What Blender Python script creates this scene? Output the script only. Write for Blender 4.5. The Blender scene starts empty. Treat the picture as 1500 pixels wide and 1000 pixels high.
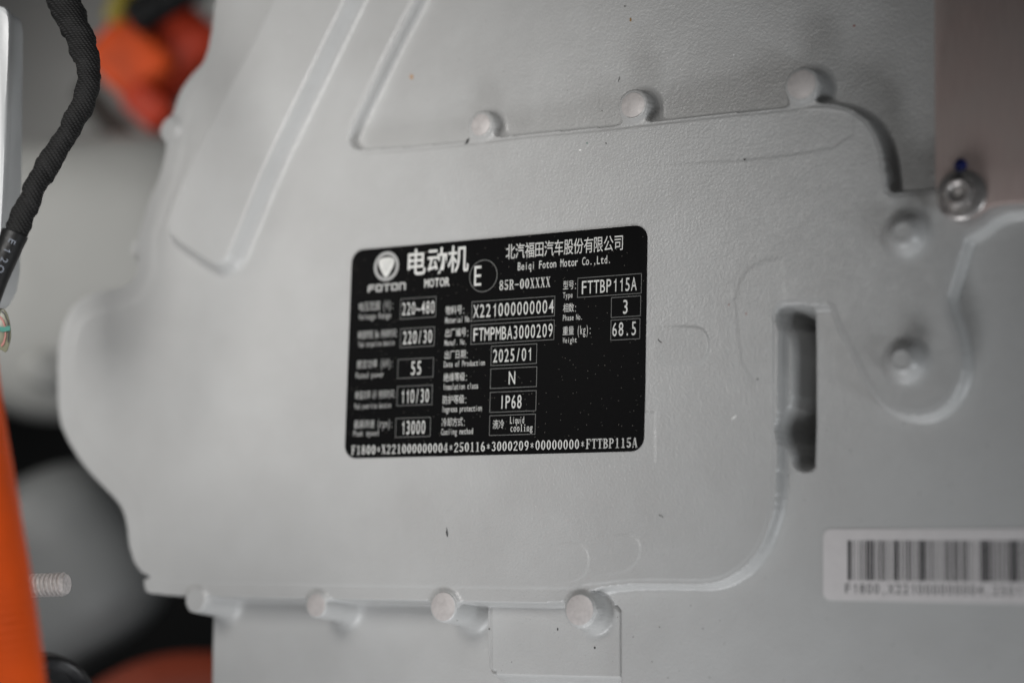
import bpy, math, random
import numpy as np
random.seed(7)
rng = np.random.default_rng(7)
S = 0.001                                   # everything below is measured in millimetres on the motor face
scene = bpy.context.scene
COL = scene.collection

# ------------------------------------------------------------------ camera
# face coordinates: u to the right, v up, h out of the motor face;  world = (u, -h, v)
F_PX = 2900.0
RX, RY, RZ = -0.141647, -0.530176, -0.0251568
T = np.array([-6.739336, -1.373756, -633.211232])
def _rot(rx, ry, rz):
    c, s = math.cos, math.sin
    X = np.array([[1,0,0],[0,c(rx),-s(rx)],[0,s(rx),c(rx)]])
    Y = np.array([[c(ry),0,s(ry)],[0,1,0],[-s(ry),0,c(ry)]])
    Z = np.array([[c(rz),-s(rz),0],[s(rz),c(rz),0],[0,0,1]])
    return Z @ X @ Y
ROT = _rot(RX, RY, RZ)
CAM = -ROT.T @ T
def at(px, py, h=0.0):
    """photo pixel -> (u, v) on the plane at height h above the motor face"""
    d = ROT.T @ np.array([(px-750)/F_PX, -(py-500)/F_PX, -1.0])
    k = (h - CAM[2]) / d[2]
    q = CAM + d*k
    return float(q[0]), float(q[1])
def deep(px, py, z):
    """photo pixel and distance along the view -> (u, v, h)"""
    return CAM + ROT.T @ (np.array([(px-750)/F_PX, -(py-500)/F_PX, -1.0])*z)
def depth_of(u, v, h):
    return -(ROT @ np.array([u, v, h]) + T)[2]
def W(p):
    p = np.asarray(p, float)
    return np.stack([p[..., 0], -p[..., 2], p[..., 1]], -1)*S

from mathutils import Matrix, Vector
cam_d = bpy.data.cameras.new('camera')
cam = bpy.data.objects.new('camera', cam_d); COL.objects.link(cam)
A = np.eye(4)
for k in range(3):
    A[:3, k] = W(ROT.T[:, k])/S
A[:3, 3] = W(CAM)
cam.matrix_world = Matrix(A.tolist())
cam_d.sensor_fit = 'HORIZONTAL'; cam_d.sensor_width = 36.0; cam_d.lens = F_PX/1500*36
cam_d.clip_start = 0.01; cam_d.clip_end = 20
cam_d.dof.use_dof = True
fu, fv = at(858, 500)
cam_d.dof.focus_distance = depth_of(fu, fv, 0)*S
cam_d.dof.aperture_fstop = 3.8
scene.camera = cam

# ------------------------------------------------------------------ light
world = bpy.data.worlds.new('World'); scene.world = world; world.use_nodes = True
bg = world.node_tree.nodes['Background']
bg.inputs[0].default_value = (0.93, 0.97, 1.0, 1); bg.inputs[1].default_value = 0.045
def area(name, pos, target, size, power, col):
    l = bpy.data.lights.new(name, 'AREA'); l.shape = 'RECTANGLE'; l.size = size[0]*S; l.size_y = size[1]*S
    l.energy = power; l.color = col
    o = bpy.data.objects.new(name, l); COL.objects.link(o)
    p = Vector(W(pos).tolist()); t = Vector(W(target).tolist())
    o.location = p; o.rotation_euler = (t-p).to_track_quat('-Z', 'Y').to_euler()
    return o
area('work_lamp', (-45, 85, 420), (-105, 42, 0), (170, 150), 0.215, (1.0, 0.985, 0.96)).data.spread = math.radians(62)
area('floor_lamp', (40, -300, 150), (-10, -50, 0), (200, 90), 0.56, (0.97, 0.985, 1.0))
area('shop_tube', (520, -190, 105), (40, -30, 0), (260, 50), 0.62, (0.93, 0.97, 1.0))
area('background_fill', (-400, 110, 90), (-215, 45, -230), (160, 160), 0.195, (1.0, 0.985, 0.95)).data.spread = math.radians(110)  # unseen fill lamp, added to brighten the background at the left
scene.view_settings.view_transform = 'Standard'; scene.view_settings.look = 'None'
scene.view_settings.exposure = 0.14; scene.view_settings.gamma = 1.0
scene.view_settings.use_curve_mapping = False
scene.cycles.use_denoising = True
scene.cycles.max_bounces = 6

# ------------------------------------------------------------------ materials
def new_mat(name):
    m = bpy.data.materials.new(name); m.use_nodes = True
    nt = m.node_tree; b = nt.nodes['Principled BSDF']
    return m, nt, b
class N:
    def __init__(s, nt): s.nt = nt
    def node(s, t, **kw):
        n = s.nt.nodes.new(t)
        for k, v in kw.items():
            if k.startswith('i_'): n.inputs[k[2:].replace('_', ' ')].default_value = v
            else: setattr(n, k, v)
        return n
    def link(s, a, b): s.nt.links.new(a, b)
    def coords(s, scale=1000.0, sc3=None, rot=None):
        tc = s.node('ShaderNodeTexCoord'); mp = s.node('ShaderNodeMapping')
        mp.inputs['Scale'].default_value = sc3 or (scale,)*3
        if rot: mp.inputs['Rotation'].default_value = rot
        s.link(tc.outputs['Object'], mp.inputs['Vector']); return mp.outputs[0]
    def math(s, op, a, b=None):
        n = s.node('ShaderNodeMath', operation=op)
        for i, x in enumerate((a, b)):
            if x is None: continue
            if isinstance(x, (int, float)): n.inputs[i].default_value = x
            else: s.link(x, n.inputs[i])
        return n.outputs[0]
    def noise(s, vec, scale, detail=2.0, rough=0.5):
        n = s.node('ShaderNodeTexNoise'); n.inputs['Scale'].default_value = scale
        n.inputs['Detail'].default_value = detail; n.inputs['Roughness'].default_value = rough
        s.link(vec, n.inputs['Vector']); return n.outputs['Fac']
    def ramp(s, fac, lo, hi, a, b):
        n = s.node('ShaderNodeMapRange'); n.inputs['From Min'].default_value = lo; n.inputs['From Max'].default_value = hi
        n.inputs['To Min'].default_value = a; n.inputs['To Max'].default_value = b
        s.link(fac, n.inputs['Value']); return n.outputs[0]
    def mix(s, fac, a, b):
        n = s.node('ShaderNodeMix', data_type='RGBA')
        if isinstance(fac, (int, float)): n.inputs['Factor'].default_value = fac
        else: s.link(fac, n.inputs['Factor'])
        for sock, x in ((n.inputs[6], a), (n.inputs[7], b)):
            if isinstance(x, tuple): sock.default_value = (*x, 1)
            else: s.link(x, sock)
        return n.outputs[2]
    def bump(s, height, dist, normal=None, strength=1.0):
        n = s.node('ShaderNodeBump'); n.inputs['Distance'].default_value = dist; n.inputs['Strength'].default_value = strength
        s.link(height, n.inputs['Height'])
        if normal is not None: s.link(normal, n.inputs['Normal'])
        return n.outputs[0]
    def specks(s, vec, scale, radius, keep):
        """small round flecks: one chance per cell of a voronoi lattice"""
        v = s.node('ShaderNodeTexVoronoi'); v.inputs['Scale'].default_value = scale
        s.link(vec, v.inputs['Vector'])
        sep = s.node('ShaderNodeSeparateColor'); s.link(v.outputs['Color'], sep.inputs[0])
        size = s.math('MULTIPLY', s.math('POWER', sep.outputs[1], 2.5), radius*scale)
        near = s.math('LESS_THAN', v.outputs['Distance'], size)
        pick = s.math('GREATER_THAN', sep.outputs[0], 1-keep)
        return s.math('MULTIPLY', near, pick)
def plain(name, col, rough=0.5, metal=0.0, spec=0.5, bump=None, vary=0.0, vscale=0.1):
    m, nt, b = new_mat(name); n = N(nt); vec = n.coords()
    b.inputs['Roughness'].default_value = rough; b.inputs['Metallic'].default_value = metal
    b.inputs['Specular IOR Level'].default_value = spec
    if vary:
        f = n.noise(vec, vscale, 4)
        k = n.ramp(f, 0.3, 0.7, 1-vary, 1+vary)
        h = n.node('ShaderNodeVectorMath', operation='SCALE'); h.inputs[0].default_value = col
        n.link(k, h.inputs['Scale']); n.link(h.outputs[0], b.inputs['Base Color'])
        n.link(n.ramp(f, 0.3, 0.7, max(rough-0.08, 0.02), min(rough+0.08, 1)), b.inputs['Roughness'])
    else:
        b.inputs['Base Color'].default_value = (*col, 1)
    if bump: n.link(n.bump(n.noise(vec, bump[0], 3), bump[1]*S), b.inputs['Normal'])
    return m
def paint_mat():
    m, nt, b = new_mat('grey_paint_on_cast_aluminium'); n = N(nt); vec = n.coords()
    big = n.noise(vec, 0.035, 4, 0.55)
    base = n.mix(n.ramp(big, 0.3, 0.7, 0, 1), (0.406, 0.405, 0.401), (0.447, 0.449, 0.446))
    dark = n.specks(vec, 0.30, 0.34, 0.5)
    light = n.specks(vec, 0.23, 0.30, 0.4)
    fine = n.specks(vec, 0.75, 0.16, 0.35)
    c = n.mix(n.math('MULTIPLY', dark, 0.85), base, (0.05, 0.045, 0.04))
    c = n.mix(n.math('MULTIPLY', fine, 0.5), c, (0.12, 0.115, 0.11))
    c = n.mix(n.math('MULTIPLY', light, 0.8), c, (0.8, 0.8, 0.8))
    n.link(c, b.inputs['Base Color'])
    n.link(n.ramp(n.noise(vec, 0.4, 3), 0.3, 0.7, 0.28, 0.38), b.inputs['Roughness'])
    b.inputs['Specular IOR Level'].default_value = 0.55
    peel = n.noise(vec, 1.15, 2.5, 0.5)
    grit = n.noise(vec, 3.2, 2, 0.5)
    roll = n.noise(vec, 0.12, 2, 0.5)
    nn = n.bump(roll, 0.12*S)
    nn = n.bump(peel, 0.115*S, nn)
    nn = n.bump(grit, 0.035*S, nn)
    n.link(nn, b.inputs['Normal'])
    return m
def plate_mat():
    m, nt, b = new_mat('black_plate'); n = N(nt); vec = n.coords()
    d1 = n.specks(vec, 0.75, 0.17, 0.7); d2 = n.specks(vec, 1.7, 0.09, 0.6); d3 = n.specks(vec, 0.16, 0.2, 0.3)
    c = n.mix(n.math('MULTIPLY', d1, 0.7), (0.0035, 0.0035, 0.0037), (0.30, 0.28, 0.25))
    c = n.mix(n.math('MULTIPLY', d2, 0.5), c, (0.22, 0.21, 0.20))
    c = n.mix(n.math('MULTIPLY', d3, 0.9), c, (0.5, 0.45, 0.4))
    n.link(c, b.inputs['Base Color'])
    b.inputs['Roughness'].default_value = 0.6; b.inputs['Specular IOR Level'].default_value = 0.06
    n.link(n.bump(n.noise(vec, 3.0, 2), 0.012*S), b.inputs['Normal'])
    return m
def weave_mat():
    m, nt, b = new_mat('black_woven_tape'); n = N(nt)
    v1 = n.coords(); 
    w1 = n.node('ShaderNodeTexWave', wave_type='BANDS', bands_direction='DIAGONAL'); w1.inputs['Scale'].default_value = 0.34
    w1.inputs['Distortion'].default_value = 1.5; w1.inputs['Detail Scale'].default_value = 0.3
    n.link(v1, w1.inputs['Vector'])
    w2 = n.node('ShaderNodeTexWave', wave_type='BANDS', bands_direction='Z'); w2.inputs['Scale'].default_value = 0.40
    w2.inputs['Distortion'].default_value = 1.5; n.link(v1, w2.inputs['Vector'])
    h = n.math('MULTIPLY', w1.outputs['Fac'], w2.outputs['Fac'])
    big = n.noise(v1, 0.15, 4)
    c = n.mix(h, (0.003, 0.003, 0.003), (0.03, 0.03, 0.0305))
    c = n.mix(n.ramp(big, 0.45, 0.75, 0, 0.35), c, (0.022, 0.0215, 0.021))
    n.link(c, b.inputs['Base Color']); b.inputs['Roughness'].default_value = 0.75; b.inputs['Specular IOR Level'].default_value = 0.25
    n.link(n.bump(h, 0.30*S), b.inputs['Normal'])
    return m
def brushed_mat():
    m, nt, b = new_mat('raw_bracket_metal'); n = N(nt)
    v1 = n.coords(sc3=(900, 900, 60)); v2 = n.coords()
    st = n.noise(v1, 1.6, 5, 0.6); cl = n.noise(v2, 0.06, 3)
    c = n.mix(n.ramp(st, 0.3, 0.7, 0, 1), (0.40, 0.315, 0.295), (0.47, 0.375, 0.35))
    c = n.mix(n.ramp(cl, 0.4, 0.7, 0, 0.5), c, (0.42, 0.37, 0.345))
    n.link(c, b.inputs['Base Color']); b.inputs['Metallic'].default_value = 0.35
    n.link(n.ramp(st, 0.3, 0.7, 0.42, 0.6), b.inputs['Roughness'])
    n.link(n.bump(st, 0.01*S), b.inputs['Normal'])
    return m
M = {}
M['paint'] = paint_mat(); M['plate'] = plate_mat(); M['tape'] = weave_mat(); M['bracket'] = brushed_mat()
M['cut'] = plain('machined_boss_end', (0.49, 0.46, 0.45), 0.45, 0.1, bump=(2.5, 0.03), vary=0.08, vscale=0.8)
M['print'] = plain('pale_grey_print', (0.62, 0.62, 0.60), 0.6, spec=0.2, vary=0.10, vscale=0.6)
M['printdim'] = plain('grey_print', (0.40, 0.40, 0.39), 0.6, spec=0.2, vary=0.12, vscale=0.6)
M['line'] = plain('thin_grey_print', (0.19, 0.19, 0.185), 0.6, spec=0.2)
M['logo'] = plain('emblem_grey_print', (0.33, 0.33, 0.325), 0.5, spec=0.3)
M['sticker'] = plain('white_sticker_paper', (0.60, 0.575, 0.575), 0.6, spec=0.3, vary=0.03, vscale=0.3)
M['ink'] = plain('black_ink', (0.02, 0.02, 0.022), 0.6, spec=0.2)
M['steel'] = plain('zinc_plated_steel', (0.38, 0.36, 0.35), 0.36, 0.75, bump=(1.2, 0.04), vary=0.15, vscale=0.5)
M['stud'] = plain('grey_zinc_flake_thread', (0.58, 0.54, 0.525), 0.5, 0.1, bump=(2.0, 0.03), vary=0.2, vscale=0.9)
M['blue'] = plain('blue_marker_paint', (0.006, 0.012, 0.11), 0.35)
M['orange'] = plain('orange_conduit_plastic', (0.78, 0.092, 0.006), 0.6, spec=0.2, vary=0.06, vscale=0.08)
M['orange2'] = plain('orange_connector_plastic', (0.78, 0.10, 0.02), 0.5, spec=0.25, vary=0.3, vscale=0.06)
M['cable'] = plain('shade_dimmed_orange_sheath', (0.20, 0.030, 0.010), 0.6, vary=0.06, vscale=0.05)  # orange cable; the deep shade it lies in is put into its colour
M['red'] = plain('red_orange_plastic', (0.60, 0.055, 0.02), 0.5, spec=0.25, vary=0.06, vscale=0.05)
M['rubber'] = plain('black_rubber', (0.012, 0.012, 0.013), 0.35, vary=0.2, vscale=0.3)
M['black'] = plain('black_plastic', (0.008, 0.008, 0.009), 0.4)
M['shrink'] = plain('black_heat_shrink', (0.006, 0.006, 0.0065), 0.5, spec=0.3, bump=(0.25, 0.35))
M['shrinkprint'] = plain('pale_blue_wire_print', (0.11, 0.125, 0.155), 0.6)
M['yellow'] = plain('yellow_plastic', (0.42, 0.33, 0.03), 0.5)
M['gear'] = plain('grey_gearbox_paint', (0.33, 0.33, 0.318), 0.5, vary=0.06, vscale=0.03, bump=(0.8, 0.06))
M['gear2'] = plain('dark_grey_axle_paint', (0.17, 0.175, 0.175), 0.5, vary=0.08, vscale=0.03, bump=(0.8, 0.06))
M['panel'] = plain('pale_grey_sheet_paint', (0.52, 0.52, 0.505), 0.5, vary=0.05, vscale=0.02)
M['brown'] = plain('dull_brown_grey_rubber', (0.07, 0.065, 0.06), 0.55, vary=0.1)
M['backdrop'] = plain('black_gap_backdrop', (0.012, 0.012, 0.012), 0.9, vary=0.2)  # near-black colour stands in for the shade in the gaps behind
M['white'] = plain('white_powder_coat', (0.42, 0.43, 0.435), 0.4, vary=0.03, bump=(1.0, 0.04))
M['tag'] = plain('clear_olive_plastic_tag', (0.15, 0.148, 0.10), 0.35, vary=0.15, vscale=0.5)
M['teal'] = plain('teal_print', (0.01, 0.15, 0.115), 0.5)
M['salmon'] = plain('salmon_print', (0.30, 0.115, 0.095), 0.5)
M['amber'] = plain('amber_fleck', (0.45, 0.22, 0.06), 0.5)
M['rust'] = plain('rust_fleck', (0.26, 0.13, 0.015), 0.5)
M['soot'] = plain('black_fleck', (0.02, 0.02, 0.02), 0.6)
M['flake'] = plain('white_flake', (0.8, 0.8, 0.78), 0.5)

# ------------------------------------------------------------------ object helpers
def thing(name, label, cat, pos, group=None):
    o = bpy.data.objects.new(name, None); COL.objects.link(o); o.empty_display_size = 0.01
    o.location = Vector(W(pos).tolist()); o['label'] = label; o['category'] = cat
    if group: o['group'] = group
    return o
def root_loc(o):
    p = Vector((0, 0, 0))
    while o is not None: p = p + o.location; o = o.parent
    return np.array(p)
def mesh(name, verts, faces, mat, parent=None, smooth=True, label=None):
    """verts in face millimetres (u, v, h)"""
    w = W(np.asarray(verts, float))
    w = w - root_loc(parent)
    me = bpy.data.meshes.new(name); me.from_pydata(w.tolist(), [], [list(f) for f in faces]); me.update()
    if smooth: me.polygons.foreach_set('use_smooth', [True]*len(me.polygons))
    if mat is not None: me.materials.append(M[mat])
    o = bpy.data.objects.new(name, me); COL.objects.link(o)
    if parent is not None: o.parent = parent
    if label: o['label'] = label
    return o
def sharp(o, deg=35):
    me = o.data
    me.update()
    try: me.set_sharp_from_angle(angle=math.radians(deg))
    except Exception: pass
    return o
def lathe(name, c, axis, prof, mat, parent, seg=40, label=None, wob=0.0):
    """prof: list of (radius, distance along axis)"""
    c = np.asarray(c, float); a = np.asarray(axis, float); a = a/np.linalg.norm(a)
    x = np.cross(a, [0.3, 1, 0.2]); x /= np.linalg.norm(x); y = np.cross(a, x)
    V, Fc = [], []
    ph = rng.uniform(0, 6.28, 3)
    for (r, d) in prof:
        for k in range(seg):
            t = 2*math.pi*k/seg
            rr = r*(1 + wob*(math.sin(2*t+ph[0])+0.6*math.sin(3*t+ph[1])))
            V.append(c + a*d + (x*math.cos(t) + y*math.sin(t))*rr)
    n = len(prof)
    for i in range(n-1):
        for k in range(seg):
            k2 = (k+1) % seg
            Fc.append((i*seg+k, i*seg+k2, (i+1)*seg+k2, (i+1)*seg+k))
    Fc.append(tuple(range((n-1)*seg, n*seg))); Fc.append(tuple(reversed(range(seg))))
    return sharp(mesh(name, V, Fc, mat, parent, label=label), 40)
def catmull(pts, n):
    pts = np.asarray(pts, float); P = np.vstack([2*pts[0]-pts[1], pts, 2*pts[-1]-pts[-2]]); out = []
    for i in range(1, len(P)-2):
        for k in range(n):
            t = k/n
            out.append(0.5*((2*P[i]) + (-P[i-1]+P[i+1])*t + (2*P[i-1]-5*P[i]+4*P[i+1]-P[i+2])*t*t + (-P[i-1]+3*P[i]-3*P[i+1]+P[i+2])*t**3))
    out.append(P[-2]); return np.array(out)
def sweep(name, path, radius, mat, parent, seg=28, label=None):
    """radius(i, s, ang) in mm; path (n,3)"""
    path = np.asarray(path, float); n = len(path)
    tan = np.gradient(path, axis=0); tan /= np.linalg.norm(tan, axis=1)[:, None]
    s = np.concatenate([[0], np.cumsum(np.linalg.norm(np.diff(path, axis=0), axis=1))])
    x = np.cross(tan[0], [0.2, 0.3, 1.0]); x /= np.linalg.norm(x)
    V, Fc = [], []
    for i in range(n):
        x = x - tan[i]*np.dot(x, tan[i]); x /= np.linalg.norm(x); y = np.cross(tan[i], x)
        for k in range(seg):
            t = 2*math.pi*k/seg
            V.append(path[i] + (x*math.cos(t)+y*math.sin(t))*radius(i, s[i], t))
    for i in range(n-1):
        for k in range(seg):
            k2 = (k+1) % seg
            Fc.append((i*seg+k, i*seg+k2, (i+1)*seg+k2, (i+1)*seg+k))
    Fc.append(tuple(range((n-1)*seg, n*seg))); Fc.append(tuple(reversed(range(seg))))
    return mesh(name, V, Fc, mat, parent, label=label)
def slab(name, poly, h0, h1, mat, parent, bev=0.0, label=None, smooth=False):
    """prism over a (u, v) outline, with an optional small bevel on its upper rim"""
    poly = np.asarray(poly, float); n = len(poly)
    ar = 0.5*np.sum(poly[:, 0]*np.roll(poly[:, 1], -1) - np.roll(poly[:, 0], -1)*poly[:, 1])
    if ar < 0: poly = poly[::-1]
    rings = [(poly, h0)]
    if bev:
        e = np.roll(poly, -1, 0)-np.roll(poly, 1, 0); e /= np.linalg.norm(e, axis=1)[:, None]+1e-9
        inn = np.stack([-e[:, 1], e[:, 0]], 1)
        rings += [(poly, h1-bev), (poly+inn*bev*0.3, h1-bev*0.3), (poly+inn*bev, h1)]
    else: rings += [(poly, h1)]
    V = [(p[0], p[1], h) for r, h in rings for p in r]
    Fc = [tuple(range((len(rings)-1)*n, len(rings)*n))]
    for i in range(len(rings)-1):
        for k in range(n):
            k2 = (k+1) % n
            Fc.append((i*n+k, i*n+k2, (i+1)*n+k2, (i+1)*n+k))
    Fc.append(tuple(reversed(range(n))))
    o = mesh(name, V, Fc, mat, parent, smooth=smooth, label=label)
    if smooth: sharp(o, 30)
    return o
def rrect(u0, v0, u1, v1, r, n=8):
    P = []
    for cx, cy, a0 in ((u1-r, v1-r, 0), (u0+r, v1-r, 90), (u0+r, v0+r, 180), (u1-r, v0+r, 270)):
        for k in range(n+1):
            a = math.radians(a0+90*k/n); P.append((cx+r*math.cos(a), cy+r*math.sin(a)))
    return P
def chaikin(P, it=2):
    P = np.asarray(P, float)
    for _ in range(it):
        Q = np.roll(P, -1, 0); P = np.stack([0.75*P+0.25*Q, 0.25*P+0.75*Q], 1).reshape(-1, 2)
    return P
def px(pts, h=0.0, it=2):
    P = [at(x, y, h) for x, y in pts]
    return chaikin(P, it) if it else np.array(P)

# ------------------------------------------------------------------ the cast motor housing
u_min, u_max, v_min, v_max = -192.0, 222.0, -128.0, 142.0
us = np.concatenate([np.arange(u_min, -20, 0.45), np.arange(-20, 118, 0.30), np.arange(118, u_max, 0.42)])   # finer where the lens is sharp
vs = np.arange(v_min, v_max, 0.34)
U, V_ = np.meshgrid(us, vs)
def sd_poly(P):
    P = np.asarray(P, float); d = np.full(U.shape, 1e9); ins = np.zeros(U.shape, bool); n = len(P)
    for i in range(n):
        ax, ay = P[i]; bx, by = P[(i+1) % n]; ex, ey = bx-ax, by-ay
        L = ex*ex+ey*ey
        if L < 1e-12: continue
        t = np.clip(((U-ax)*ex+(V_-ay)*ey)/L, 0, 1)
        d = np.minimum(d, (U-ax-ex*t)**2+(V_-ay-ey*t)**2)
        if ay != by:
            c = ((ay > V_) != (by > V_)) & (U < (bx-ax)*(V_-ay)/(by-ay)+ax)
            ins ^= c
    d = np.sqrt(d); return np.where(ins, -d, d)
def prof(sd, a, b, et=0.35, eb=0.45):
    """1 inside, 0 outside: rounded shoulder, straight draft, rounded foot"""
    x = np.linspace(0, 1, 200)
    sl = np.clip(np.minimum(x/et, (1-x)/eb), 0, 1); cum = np.concatenate([[0], np.cumsum((sl[1:]+sl[:-1])/2)]); cum /= cum[-1]
    return 1-np.interp(np.clip((sd+a)/(a+b), 0, 1), x, cum)
def raise_to(H, sd, top, a, b, et=0.35, eb=0.45):
    P = prof(sd, a, b, et, eb); return H + (top-H)*P
LV_LOW, LV_PAD, LV_RIGHT, LV_UP, LV_LEDGE, LV_TOPPAD = -17.0, -8.5, -5.3, -5.0, -2.8, 6.0
PLATEAU = [(322,-80),(312,0),(302,85),(274,112),(257,140),(246,185),(240,225),(230,262),(216,290),(207,322),(199,345),(200,377),(198,405),
  (180,418),(140,424),(107,442),(92,467),(84,497),(81,540),(82,612),(95,645),(120,685),(150,715),(175,742),(183,768),(186,800),(195,828),(214,848),
  (290,853),(460,856),(640,860),(820,862),(877,857),(925,852),(1000,853),(1048,850),(1086,832),(1110,803),(1124,768),(1131,730),(1134,600),(1137,470),(1138,452),(1143,446),
  (1200,441),(1217,444),(1224,462),(1230,480),(1245,503),(1265,545),(1285,580),(1310,600),(1345,607),(1375,599),(1396,575),(1407,545),(1406,515),(1399,487),(1386,452),(1384,435),(1393,405),
  (1405,365),(1411,345),(1432,335),(1456,315),(1478,307),(1510,304),(1800,290),(1800,255),(1400,276),(1330,283),(1306,285),(1297,276),(1295,245),(1290,215),(1275,182),(1255,165),(1230,155),(1202,152),
  (1147,160),(1060,168),(967,179),(902,187),(750,201),(685,211),(530,224),(514,219),(507,207),(510,190),(537,135),(575,57),(605,0),(645,-80)]
def up_level(u):                               # the upper face falls away towards the bracket
    return LV_UP-2.5*np.clip((u-10)/90, 0, 1)
H = np.full(U.shape, -60.0)
low = px([(296,905),(294,1000),(292,1200),(1900,1200),(1900,830),(300,830)], LV_LOW, 2)
H = raise_to(H, sd_poly(low), LV_LOW, 5.5, 1.5, 0.9, 0.05)
H = raise_to(H, sd_poly(px([(470,300),(1900,300),(1900,-200),(560,-200)], LV_UP, 0)), up_level(U), 0.5, 0.8)
right = px([(872,700),(872,858),(893,874),(908,893),(908,1300),(1900,1300),(1900,297),(1000,297),(1000,700)], LV_RIGHT, 0)
pad = px([(713,800),(713,965),(713,978),(716,985),(722,989),(745,990),(1000,996),(1000,800)], LV_PAD, 1)
sdq = sd_poly(pad); H = raise_to(H, sdq, LV_PAD, 0.7, 2.4)
H -= np.where(U < at(728, 930, LV_PAD)[0], 1.4*np.exp(-((sdq+1.0)/0.5)**2), 0)  # added groove, draws the dark shade line along the pad's left edge
sdr = sd_poly(right)
H = raise_to(H, sdr, LV_RIGHT, 0.5, 0.8)
groove = (V_ < at(908, 885, LV_PAD)[1])
H -= np.where(groove, 2.6*np.exp(-((sdr-0.7)/0.65)**2), 0)
ledge = px([(214,840),(216,862),(220,871),(240,874),(300,876),(640,884),(850,886),(862,870),(862,840)], LV_LEDGE, 0)
ledge[4:7, 1] = ledge[4:7, 1].mean(); ledge = chaikin(ledge, 1)
sdl = sd_poly(ledge)
v_edge = at(500, 857, 0)[1]
ledge_top = -0.7-0.42*np.clip(v_edge-V_, 0, 7)            # the flange leans down to its outer edge
H = raise_to(H, sdl, ledge_top, 0.9, 0.8, 0.6, 0.3)
BOSS = [((286,879), 0.6, 4.1, LV_LOW, 4.0), ((463,886), 0.8, 4.1, LV_LOW, 4.0), ((649,888), 1.0, 4.9, LV_LOW, 4.0), ((849,893), 1.2, 5.1, LV_PAD, 3.2),
        ((704,183), 0.7, 4.0, LV_UP, 3.4), ((927,154), 0.7, 4.5, LV_UP, 3.4), ((1174,124), 0.8, 4.9, LV_UP, 3.4), ((249,190), -0.4, 4.0, -4.0, 2.0), ((1321,340), 5.2, 3.8, 0.0, 5.2), ((1320,527), 5.2, 3.4, 0.0, 5.2)]
plat = np.array([at(x, y, 0) for x, y in PLATEAU])
def level_run(first, last, axis):               # a straight cast edge: its points share one u (or v)
    i, j = PLATEAU.index(first), PLATEAU.index(last); plat[i:j+1, axis] = plat[i:j+1, axis].mean()
level_run((290,853), (820,862), 1); level_run((1131,730), (1138,452), 0); level_run((925,852), (1048,850), 1)
sdp = sd_poly(chaikin(plat, 2))
def smin(a, b, k):
    hh = np.clip(0.5+0.5*(b-a)/k, 0, 1); return b+(a-b)*hh-k*hh*(1-hh)
for (t, hh, R, lvl, Fl) in BOSS[:8]:
    u0, v0 = at(*t, hh); sdp = smin(sdp, np.hypot(U-u0, V_-v0)-R-0.1, 4.0)
H -= np.where(sdl < 0, 0.9*np.exp(-((sdp-1.5)/0.55)**2), 0)   # crease between face and flange
leftmask = 1/(1+np.exp((U+78)/7)) * 1/(1+np.exp(-(V_+62)/4))
top0 = -leftmask*2.4*np.clip((sdp+10)/10, 0, 1.3)**2
H = raise_to(H, sdp, top0, 0.9, 2.6, 0.4, 0.55)
# raised oblong pad at the upper left
tp = px([(425,-80),(398,0),(372,55),(322,152),(272,252),(250,305),(243,330),(248,345),(305,384),(318,388),(332,378),(345,348),(387,243),(440,135),(495,22),(545,-80)], LV_TOPPAD, 1)
H = raise_to(H, sd_poly(tp), LV_TOPPAD, 1.1, 4.4, 0.35, 0.5)
# deep slot beside the plateau
slot = px([(1150,452),(1143,464),(1145,478),(1158,490),(1162,510),(1161,540),(1161,590),(1150,608),(1142,628),(1147,645),(1160,662),(1162,680),(1172,689),(1188,689),(1195,680),(1195,452),(1190,446),(1156,446)], LV_RIGHT, 1)
H = H + (-28.0-H)*prof(sd_poly(slot)-0.2, 5.0, 0.5, 0.3, 0.5)
# faint casting marks
def mark(P, d, w=0.25, it=2, fade=None):
    global H
    m = prof(sd_poly(px(P, 0, it)), w, w)*(sdp < -0.5)
    if fade:                                   # the mark runs out between two columns of the photo
        a, b = at(fade[0], 500)[0], at(fade[1], 500)[0]; m = m*np.clip((U-a)/(b-a), 0, 1)
    H = H + d*m
mark([(930,478),(1015,477),(1034,483),(1041,505),(1034,527),(1015,534),(930,536)], 0.32, 0.5, 2, (960, 1035))
mark([(1076,445),(1080,420),(1092,398),(1110,384),(1135,378),(1150,380),(1150,560),(1090,560)], 0.09, 0.7, 1)
mark([(700,600),(960,603),(960,678),(700,680)], 0.14, 0.3, 0, (860, 960))
mark([(790,800),(840,792),(858,800),(864,822),(858,842),(838,853),(780,856)], 0.12, 0.3, 2, (800, 862))
mark([(850,790),(910,780),(934,786),(940,808),(930,828),(908,840),(850,843)], 0.14, 0.3, 2, (870, 938))
mark([(915,243),(1000,240),(1130,232),(1250,212),(1250,150),(915,180)], -0.09, 0.35, 1, (900, 1100))
H += 0.035*np.sin(U*0.11+1.3*np.sin(V_*0.07))*np.cos(V_*0.13+U*0.03)
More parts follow.
